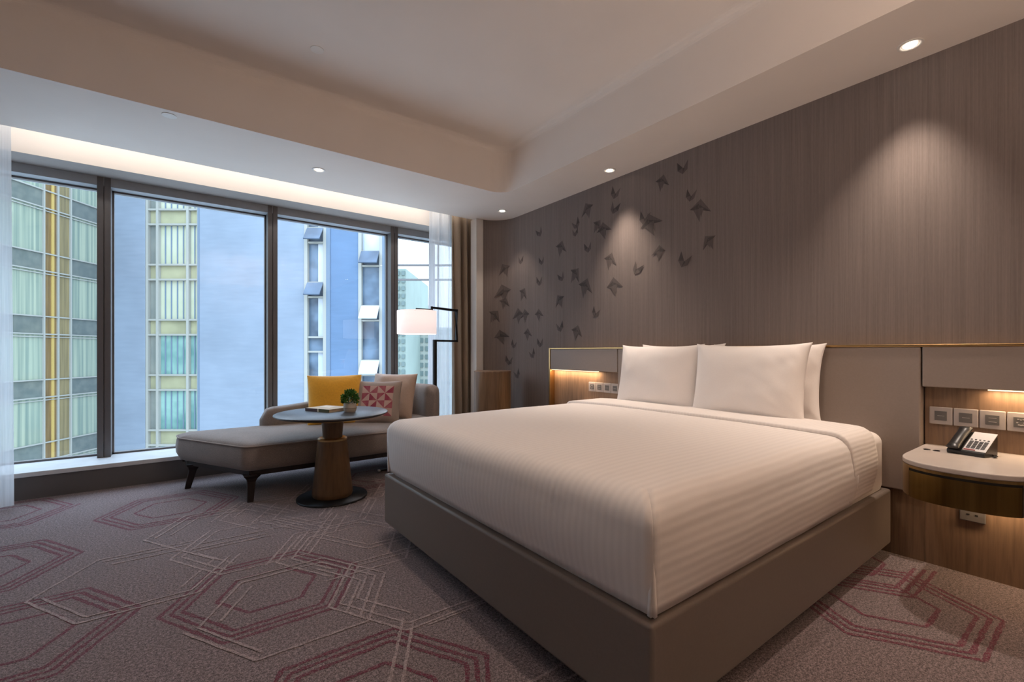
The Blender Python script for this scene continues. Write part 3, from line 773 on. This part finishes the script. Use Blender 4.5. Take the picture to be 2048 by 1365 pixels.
# cushions on the daybed
ZC = zs1+.036
def cushion(name, mat, x_, y_, S, T, yaw, tilt, label, dz=0, roll=0, **kw):
    return put_pillow(name, mat, (x_, y_, ZC+S/2*math.cos(tilt)*.94+dz), S, S, T, yaw, tilt, label, 'cushion', 'cushions on the daybed', roll=roll, **kw)
cushion('cushion', 'yellow_velvet', 1.095*h, 3.955*h, .47, .15, math.radians(-102), math.radians(20), 'bright mustard yellow velvet cushion on the daybed', seed=8, wr=.005)
cushion('cushion', 'pinwheel_fabric', 1.405*h, 3.80*h, .41, .13, math.radians(-125), math.radians(22), 'cushion with pink and maroon triangle pinwheels on the daybed', seed=9, wr=.004)
cushion('cushion', 'beige_satin', 1.60*h, 3.96*h, .46, .15, math.radians(-140), math.radians(17), 'plain beige satin cushion behind the triangle patterned one', seed=10, wr=.006)

# ------------------------------------------------------------------ pedestal table, book, plant
TC = (.884*h, 3.262*h, 0)
tb = thing('side_table', 'round dark-topped pedestal table with tapered walnut base before the daybed', 'table', TC)
TZ = .584*h
MB().lathe(TC, [(.28, TZ-.030), (.374, TZ-.020), (.395, TZ-.008), (.395, TZ-.003), (.391, TZ)], 72).build('tabletop', 'table_stone', tb, smooth=True)
MB().lathe(TC, [(.247, 0), (.247, .010), (.243, .014)], 64).build('base_plate', 'black_metal', tb, smooth=True)
MB().lathe(TC, [(.136, .016), (.143, .03), (.142, .05), (.102, .395*h)], 48).build('pedestal', 'walnut_veneer', tb, smooth=True)
MB().lathe(TC, [(.103, .395*h), (.103, .395*h+.012), (.094, .395*h+.018)], 48).build('collar', 'brass', tb, smooth=True)
MB().lathe(TC, [(.068, .395*h+.015), (.080, TZ-.028)], 40).build('neck', 'walnut_veneer', tb, smooth=True)
MB().lathe(TC, [(.10, TZ-.046), (.33, TZ-.031), (.33, TZ-.028)], 48).build('under_ring', 'brass', tb, smooth=True)

bkA = Vector((.752*h, 3.450*h, 0)); bkB = Vector((.858*h, 3.240*h, 0)); ed = (bkB-bkA).normalized(); pr = Vector((-ed.y, ed.x, 0))
bo = thing('book', 'tan-covered book lying on the round table beside the plant', 'book', tuple(bkA+Vector((0, 0, TZ))))
Mb = Matrix.Translation(bkA+Vector((0, 0, TZ))) @ Matrix((ed, pr, Vector((0, 0, 1)))).transposed().to_4x4()
LB, WB = .245, .20
MB().box((0, .004, .003), (LB, WB-.004, .019), M=Mb).build('pages', 'book_pages', bo)
cv = MB().box((-.003, 0, 0), (LB+.003, WB, .003), M=Mb); cv.box((-.003, 0, .019), (LB+.003, WB, .022), M=Mb); cv.build('cover', 'book_cover', bo, bevel=.001)
MB().box((-.003, -.002, 0), (LB*.52, .003, .022), M=Mb).box((LB*.58, -.002, 0), (LB+.003, .003, .022), 1, M=Mb).box((LB*.52, -.002, 0), (LB*.58, .003, .022), 2, M=Mb).build('spine', ['book_spine', 'book_spine_olive', 'book_label'], bo)
MB().box((.04, .09, .0222), (.15, .15, .0226), M=Mb).build('title_patch', 'book_label', bo)

PC = Vector((.985*h, 3.205*h, TZ))
pt = thing('potted_plant', 'small leafy green plant in a pale round pot on the round table', 'plant', tuple(PC))
MB().lathe(PC, [(.036, 0), (.044, .012), (.047, .035), (.046, .060), (.042, .074), (.037, .074), (.036, .064)], 36).build('pot', 'pot_clay', pt, smooth=True)
MB().lathe(PC, [(.0470, .026), (.0480, .028), (.0480, .031), (.0470, .033)], 36, cap0=False, cap1=False).build('pot_band', 'pot_band', pt, smooth=True)
MB().lathe(PC, [(.0365, .060), (.0365, .066)], 24).build('soil', 'soil', pt)
lf = MB(); rl_ = random.Random(5)
for k in range(640):
    a = rl_.uniform(0, 2*PI); el = math.acos(rl_.uniform(-.55, 1)); r_ = .062*rl_.uniform(.55, 1.08)
    c = PC+Vector((0, 0, .098))+Vector((math.cos(a)*math.sin(el)*.86, math.sin(a)*math.sin(el)*.86, math.cos(el)*.95))*r_
    d = (c-PC-Vector((0, 0, .08))).normalized()+Vector((rl_.uniform(-.5, .5), rl_.uniform(-.5, .5), rl_.uniform(-.3, .5))); d.normalize()
    s_ = d.cross(Vector((rl_.uniform(-1, 1), rl_.uniform(-1, 1), rl_.uniform(-1, 1)))).normalized(); u_ = s_.cross(d)
    L, W = rl_.uniform(.015, .024), rl_.uniform(.005, .008)
    lf.add([c, c+d*L*.45+s_*W+u_*.002, c+d*L, c+d*L*.45-s_*W+u_*.002], [(0, 1, 2, 3)])
lf.build('foliage', 'leaf_green', pt)

# ------------------------------------------------------------------ floor lamp behind the daybed
LP = Vector((2.085*h, 4.09*h, 0))
fl_ = thing('floor_lamp', 'black jointed-arm floor lamp with a glowing white drum shade behind the daybed', 'lamp', tuple(LP))
MB().lathe(LP, [(.14, 0), (.14, .012), (.13, .018)], 40).build('base', 'black_metal', fl_, smooth=True)
zA, zB = 1.119*h, 1.425*h
MB().tube([LP+Vector((0, 0, .01)), LP+Vector((0, 0, zA))], .0175, square=True).build('pole', 'black_metal', fl_, bevel=.002)
BE = Vector((2.355*h, 4.135*h, 0)); PV = Vector((2.000*h, 3.985*h, 0)); SC = Vector((1.845*h, 3.985*h, 0))
MB().tube([LP+Vector((-.017, 0, zA-.010)), BE+Vector((0, 0, zA-.010)), BE+Vector((0, 0, zB)), PV+Vector((0, 0, zB))], .0105, square=True).build('bracket', 'black_metal', fl_)
MB().lathe(PV+Vector((0, 0, zB-.030)), [(.012, 0), (.012, .042)], 16).build('pivot', 'black_metal', fl_, smooth=True)
MB().tube([PV+Vector((0, 0, zB-.022)), SC+Vector((-.01, 0, zB-.022))], .007, square=True).lathe(SC+Vector((0, 0, zB-.075)), [(.008, 0), (.008, .06)], 12).build('arm', 'black_metal', fl_)
shr, sh0, sh1 = .197, 1.166*h, 1.384*h
sh = MB().lathe(SC, [(shr, sh0), (shr, sh1)], 64, cap0=False, cap1=False).build('lamp_shade', 'lamp_shade_paper', fl_, smooth=True)
q = sh.modifiers.new('thick', 'SOLIDIFY'); q.thickness = .003
sp = MB()
for a in (0, 2*PI/3, 4*PI/3): sp.bar(SC+Vector((0, 0, sh1-.012)), SC+Vector((shr*math.cos(a), shr*math.sin(a), sh1-.012)), .004, .004)
sp.build('shade_spider', 'black_metal', fl_)
bb = MB().lathe(SC, [(.012, sh1-.10), (.03, sh1-.14), (.034, sh1-.165), (.02, sh1-.19), (.004, sh1-.196)], 20).build('bulb', 'lamp_glow', fl_, smooth=True)
light('floor_lamp_light', 'POINT', tuple(SC+Vector((0, 0, (sh0+sh1)/2-.03))), 5, (1, .78, .62), shadow_soft_size=.05)
o = thing('cord_switch', 'small black and white cord switch on the carpet under the daybed', 'switch', (1.395*h, 3.725*h, 0))
MB().box((1.395*h, 3.715*h, 0), (1.395*h+.06, 3.715*h+.03, .018)).build('body', 'black_plastic', o, bevel=.003)
MB().box((1.395*h-.022, 3.717*h, 0), (1.395*h-.0005, 3.717*h+.026, .016)).build('end_cap', 'white_plastic', o, bevel=.003)

# drum cabinet in the rounded corner
DC = (2.535*h, 3.735*h, 0)
dc = thing('drum_cabinet', 'tall round walnut drum cabinet in the curved wall corner', 'cabinet', DC)
MB().lathe(DC, [(.196, .0), (.196, .800*h)], 64).build('body', 'drum_veneer', dc, smooth=True)
MB().lathe(DC, [(.199, .800*h), (.199, .811*h), (.196, .813*h)], 64).build('top', 'oak_panel', dc, smooth=True)

# ------------------------------------------------------------------ curtains
def curtain(name, mat, x0, x1, y, amp, wl, z0, z1, label, seed, spread=0, thick=0, waist=0):
    mb = MB(); n = max(30, int((x1-x0)/.008)); nz = 40
    for j in range(nz+1):
        t = j/nz; z = z0+(z1-z0)*t
        for i in range(n+1):
            s_ = i/n; ph_ = s_*(x1-x0)/wl*2*PI
            w_ = noise.noise(Vector((s_*5, t*.8, seed)))
            a = amp*(1-.25*t)*(1+.35*w_)
            xx = x0+(x1-x0)*s_
            xx += spread*(1-t)*(s_-.5)+waist*math.sin(PI*t)*(s_-.5)
            yy = y+a*math.sin(ph_+1.6*w_+.5*math.sin(t*2.2+seed))+.35*a*math.sin(2.3*ph_+seed+t)
            mb.v.append((xx+.3*a*math.cos(ph_+w_), yy, z))
    for j in range(nz):
        for i in range(n):
            a = j*(n+1)+i; mb.f.append((a, a+1, a+n+2, a+n+1)); mb.mi.append(0)
    o = mb.build(name, mat, None, ((x0+x1)/2, y, z0), smooth=True)
    if thick: q = o.modifiers.new('thick', 'SOLIDIFY'); q.thickness = thick
    return tag(o, label, 'curtain')
curtain('sheer_curtain', 'sheer_fabric', -1.62*h, -.835*h, 4.59, .035, .17, .02, 2.84, 'white sheer curtain gathered at the far left of the window', 1.3, spread=.03)
curtain('sheer_curtain', 'sheer_fabric', 2.15*h, 2.48*h, 4.70, .040, .12, .02, 2.84, 'white sheer curtain gathered beside the brown drape', 2.7, spread=.05)
curtain('drape', 'drape_fabric', 2.375*h, 2.76*h, 4.605, .048, .10, .02, 2.84, 'brown satin drape hanging in folds beside the white wall trim', 5.1, thick=.003, spread=-.02)

# ------------------------------------------------------------------ ceiling downlights
def downlight(px, py, label, aim, power, blend=.55, size=1.0):
    o = thing('downlight', label, 'downlight', (px, py, ZS), 'recessed ceiling downlights')
    c = (px, py, ZS)
    MB().lathe(c, [(.052, .0), (.052, -.004), (.045, -.005), (.038, -.003), (.036, .0)], 40, cap0=False, cap1=False).build('trim_ring', 'spot_trim', o, smooth=True)
    d = Vector(aim)-Vector(c); d.normalize()
    lens_ = MB().lathe((0, 0, 0), [(.026, 0), (.026, .003)], 24)
    lo = lens_.build('lens', 'lamp_glow', o, local=True); lo.location = (0, 0, -.0045)
    light('downlight_beam', 'SPOT', tuple(Vector(c)+Vector((0, 0, -.012))), power, WARM, aim=aim, spot_size=size, spot_blend=blend, shadow_soft_size=.03)
    return o
downlight(2.719*h, .594*h, 'ceiling downlight nearest the phone nightstand end of the papered wall', (2.76, .74*h, .6), 104, blend=1.0, size=1.3)
downlight(2.725*h, 2.398*h, 'ceiling downlight above the window-side pillow along the papered wall', (2.76, 2.28*h, .6), 104, blend=1.0, size=1.3)
downlight(2.646*h, 3.728*h, 'ceiling downlight in the rounded corner above the drum cabinet', (2.60*h, 3.70*h, 0), 16, size=1.3)
downlight(.909*h, 3.736*h, 'ceiling downlight above the daybed near the window', (.909*h, 3.70*h, 0), 14, size=1.3)
def cap(px, py, z, label):
    o = MB().lathe((px, py, z), [(.040, 0), (.040, -.003), (.037, -.004)], 32).build('sprinkler_cover', 'spot_trim', None, (px, py, z), smooth=True)
    tag(o, label, 'sprinkler')
cap(-.016*h, 3.407*h, ZS, 'small flush round cover on the lowered ceiling before the curtain pocket')
cap(.691*h, 2.875*h, ZT, 'small flush round sprinkler cover on the raised ceiling')

# ------------------------------------------------------------------ outside: buildings across the lane
def W3(r_, f_, z): p = RGT*r_+FWD*f_; return Vector((p.x, p.y, z+h))
class FB(MB):
    def fbox(s, r0, r1, f0, f1, z0, z1, mi=0):
        V = [W3(r0, f0, z0), W3(r1, f0, z0), W3(r1, f1, z0), W3(r0, f1, z0), W3(r0, f0, z1), W3(r1, f0, z1), W3(r1, f1, z1), W3(r0, f1, z1)]
        s.add(V, [(3, 2, 1, 0), (4, 5, 6, 7), (0, 1, 5, 4), (1, 2, 6, 5), (2, 3, 7, 6), (3, 0, 4, 7)], mi); return s
FD = 26.0; PX = FD/914.0
def rx(px): return (px-1024)*PX
def zy(py): return (704-py)*PX
FL = 3.15; ZBOT, ZTOP = -13.0, 12.5
# blue clad tower facing the room
R0 = -25.0
bl = thing('apartment_tower', 'pale blue clad tower straight across the lane with upright window strips', 'building', tuple(W3(-15, FD+4, ZBOT)))
def wall_piece(r0, r1, mt_='blue_cladding'): FB().fbox(r0, r1, FD, FD+(.55 if mt_ != 'blue_cladding' else 8), ZBOT, ZTOP).build('clad_wall', mt_, bl)
S1 = (rx(290), rx(399)); S2 = (rx(609), rx(653)); S3 = (rx(717), rx(765)); RE = rx(783)
wall_piece(R0, S1[0]); wall_piece(S1[1], S2[0]); wall_piece(S2[1], S3[0], 'blue_cladding_shaded'); FB().prism([tuple(W3(a, b, 0)[:2]) for a, b in ((S3[1], FD), (RE, FD), (RE*34/FD-.9, 34), (RE*34/FD-1.6, 34))], ZBOT+h, ZTOP+h).build('clad_wall', 'blue_cladding_shaded', bl)
FB().fbox(R0, RE-.5, FD+.6, FD+.9, ZBOT, ZTOP-.1).build('core_wall', 'facade_dark', bl)
# wide strip of glazing, its reflections painted as pane colours and dark bars
fr1 = FB(); cols = [S1[0]+.08, rx(313.5), rx(374), S1[1]-.10]
for c in cols: fr1.fbox(c-.07, c+.07, FD+.02, FD+.22, ZBOT, ZTOP)
k0 = -4
bands = []
for k in range(k0, 4):
    zlo, zhi = .97+FL*k, 1.82+FL*k
    for z in (zlo, zhi): fr1.fbox(S1[0], S1[1], FD+.04, FD+.2, z-.05, z+.05)
    bands.append((zlo, zhi))
so1 = fr1.build('strip_frame', 'facade_frame', bl)
FB().fbox(S1[1]-.10, S1[1]-.0, FD-.03, FD+.4, ZBOT, ZTOP).build('strip_reveal', 'facade_dark', bl)  # dark strip drawn for the shadow line at the right edge
for k, (zlo, zhi) in enumerate(bands):
    kk = k+k0
    for ci in range(3):
        a, b = cols[ci], cols[ci+1]
        FB().fbox(a, b, FD+.22, FD+.26, zlo, zhi).build('spandrel_pane', 'ochre_glass', bl)
        vis = ('grey_glass' if ci == 0 else ('yellow_reflection_glass' if kk >= 0 else 'teal_reflection_glass'))
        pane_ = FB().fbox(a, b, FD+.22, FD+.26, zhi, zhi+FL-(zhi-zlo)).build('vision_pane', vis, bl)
        if ci:
            bars = FB(); nb = 4 if ci == 1 else 1
            for q_i in range(nb):
                c = a+(b-a)*(q_i+1)/(nb+1); bars.fbox(c-.03, c+.03, FD+.19, FD+.222, zhi, zhi+FL-.85)
            bars.build('reflection_bars', 'facade_dark', pane_)  # dark bars stand for lines reflected in the glass
# two narrow strips with awning windows
for si, (S, zoff, openk, pale) in enumerate(((S2, .0, {1, 2}, set()), (S3, 1.78, {-1, 0, 1}, {-1, 0}))):
    f2 = FB(); 
    for c in (S[0]+.09, S[1]-.09): f2.fbox(c-.09, c+.09, FD-.05, FD+.2, ZBOT, ZTOP)
    FB().fbox(S[1], S[1]+.22, FD-.06, FD+.01, ZBOT, ZTOP).build('strip_reveal', 'facade_dark', bl)
    for k in range(-4, 5):
        zlo, zhi = .0+zoff+3.11*k, .83+zoff+3.11*k
        for z in (zlo, zhi): f2.fbox(S[0], S[1], FD+.0, FD+.2, z-.05, z+.05)
        FB().fbox(S[0], S[1], FD+.22, FD+.26, zhi, zlo+3.11).build('vision_pane', ('sky_reflection_glass' if (si == 1 and k in (1, 2)) else 'slate_glass'), bl)
        if si == 0: FB().fbox(S[0]+(S[1]-S[0])*.56, S[1]-.16, FD+.19, FD+.221, zhi, zlo+3.11).build('sky_reflection_pane', 'sky_reflection_glass', bl)  # pale sheet stands for the sky mirrored in half the pane
        if k in openk:   # window hinged at the top and pushed out at the bottom
            a, b = S[0]+.17, S[1]-.17; out_ = .55
            V = [W3(a, FD-.02, zhi-.05), W3(b, FD-.02, zhi-.05), W3(b, FD-out_, zlo+.06), W3(a, FD-out_, zlo+.06)]
            V += [p+Vector((0, 0, .05))-FWD*.03 for p in V]
            aw = MB(); aw.add(V, [(0, 1, 2, 3), (4, 5, 6, 7), (0, 1, 5, 4), (1, 2, 6, 5), (2, 3, 7, 6), (3, 0, 4, 7)])
            aw.build('awning_window', 'sky_reflection_glass' if k in pale and si == 1 else 'awning_glass', bl)
            FB().fbox(S[0]+.1, S[1]-.1, FD+.3, FD+.34, zlo, zhi).build('opening_void', 'facade_dark', bl)
        else: FB().fbox(S[0], S[1], FD+.22, FD+.26, zlo, zhi).build('spandrel_pane', 'slate_glass', bl)
    f2.build('strip_frame', 'facade_frame', bl)
# open glazed screen at its right-hand end
scn = FB()
for y in (530, 559, 786, 840): scn.fbox(RE, rx(905), FD+.1, FD+.25, zy(y)-.05, zy(y)+.05)
scn.fbox(rx(857), rx(868), FD+.05, FD+.35, ZBOT, ZTOP)
scn.build('glass_screen_frame', 'window_frame', bl)
# golden glazed block on the left, at right angles to it
RGd = -23.3
gb = thing('glass_office_block', 'golden glass-fronted block at the left with curtained windows', 'building', tuple(W3(RGd-3, 22, ZBOT)))
FB().fbox(RGd-6, RGd-.3, 14, FD+1.5, ZBOT, ZTOP).build('core_wall', 'facade_dark', gb)
fcols = [15.5, 17.9, 20.3, 22.72, 23.43, 24.1, 25.95]
kinds_ = ['curtained_glass', 'curtained_glass', 'curtained_glass', 'amber_glass', 'brown_glass', 'curtained_glass']
gf = FB()
for c in fcols: gf.fbox(RGd-.02, RGd+.07, c-.033, c+.033, ZBOT, ZTOP)
for k in range(-4, 4):
    zlo, zhi = .88+FL*k, 1.76+FL*k
    for z in (zlo, zhi):
        gf.fbox(RGd-.02, RGd+.05, fcols[0], fcols[-1], z-.03, z+.03)
    gf.fbox(RGd-.02, RGd+.04, fcols[0], fcols[-1], zlo-.16, zlo-.12)
    for ci in range(6):
        a, b = fcols[ci], fcols[ci+1]
        sm = 'spandrel_glass' if ci in (0, 1, 2, 5) else ('amber_glass' if ci == 3 else 'brown_glass')
        FB().fbox(RGd-.25, RGd-.02, a, b, zlo, zhi).build('spandrel_pane', sm, gb)
        FB().fbox(RGd-.25, RGd-.02, a, b, zhi, zlo+FL).build('vision_pane', kinds_[ci], gb)
gf.build('mullion_grid', 'facade_frame', gb)
FB().fbox(RGd-.02, RGd+.012, 23.12, 23.26, ZBOT, ZTOP).build('gold_post', 'gold_post', gb)
# far towers seen past the blue one
def tower(px0, px1, pytop, F, mat, label, rows, colsn, depth=25):
    r0, r1 = (px0-1024)*F/914, (px1-1024)*F/914; zt = (704-pytop)*F/914
    t = thing('far_tower', label, 'building', tuple(W3((r0+r1)/2, F, -60)), 'towers on the skyline')
    FB().fbox(r0, r1, F, F+depth, -60, zt).build('facade', mat, t)
    ww = FB(); dx = (r1-r0)/colsn; dz = (zt+30)/rows
    for i in range(colsn):
        for j in range(rows): ww.fbox(r0+dx*(i+.2), r0+dx*(i+.8), F-.3, F+.1, zt-dz*(j+.85), zt-dz*(j+.3))
    ww.build('window_grid', 'tower_window', t)
tower(770, 812, 538, 95, 'tower_teal', 'slim teal tower on the skyline left of the lamp shade', 30, 4)
tower(810, 838, 601, 150, 'tower_teal', 'lower teal tower on the skyline just above the lamp shade', 22, 4)
tower(795, 846, 668, 120, 'tower_pale', 'pale green block seen below the lamp shade', 14, 5)
tower(838, 925, 655, 110, 'tower_pale', 'pale tower with dark window rows to the right below the lamp shade', 18, 8)
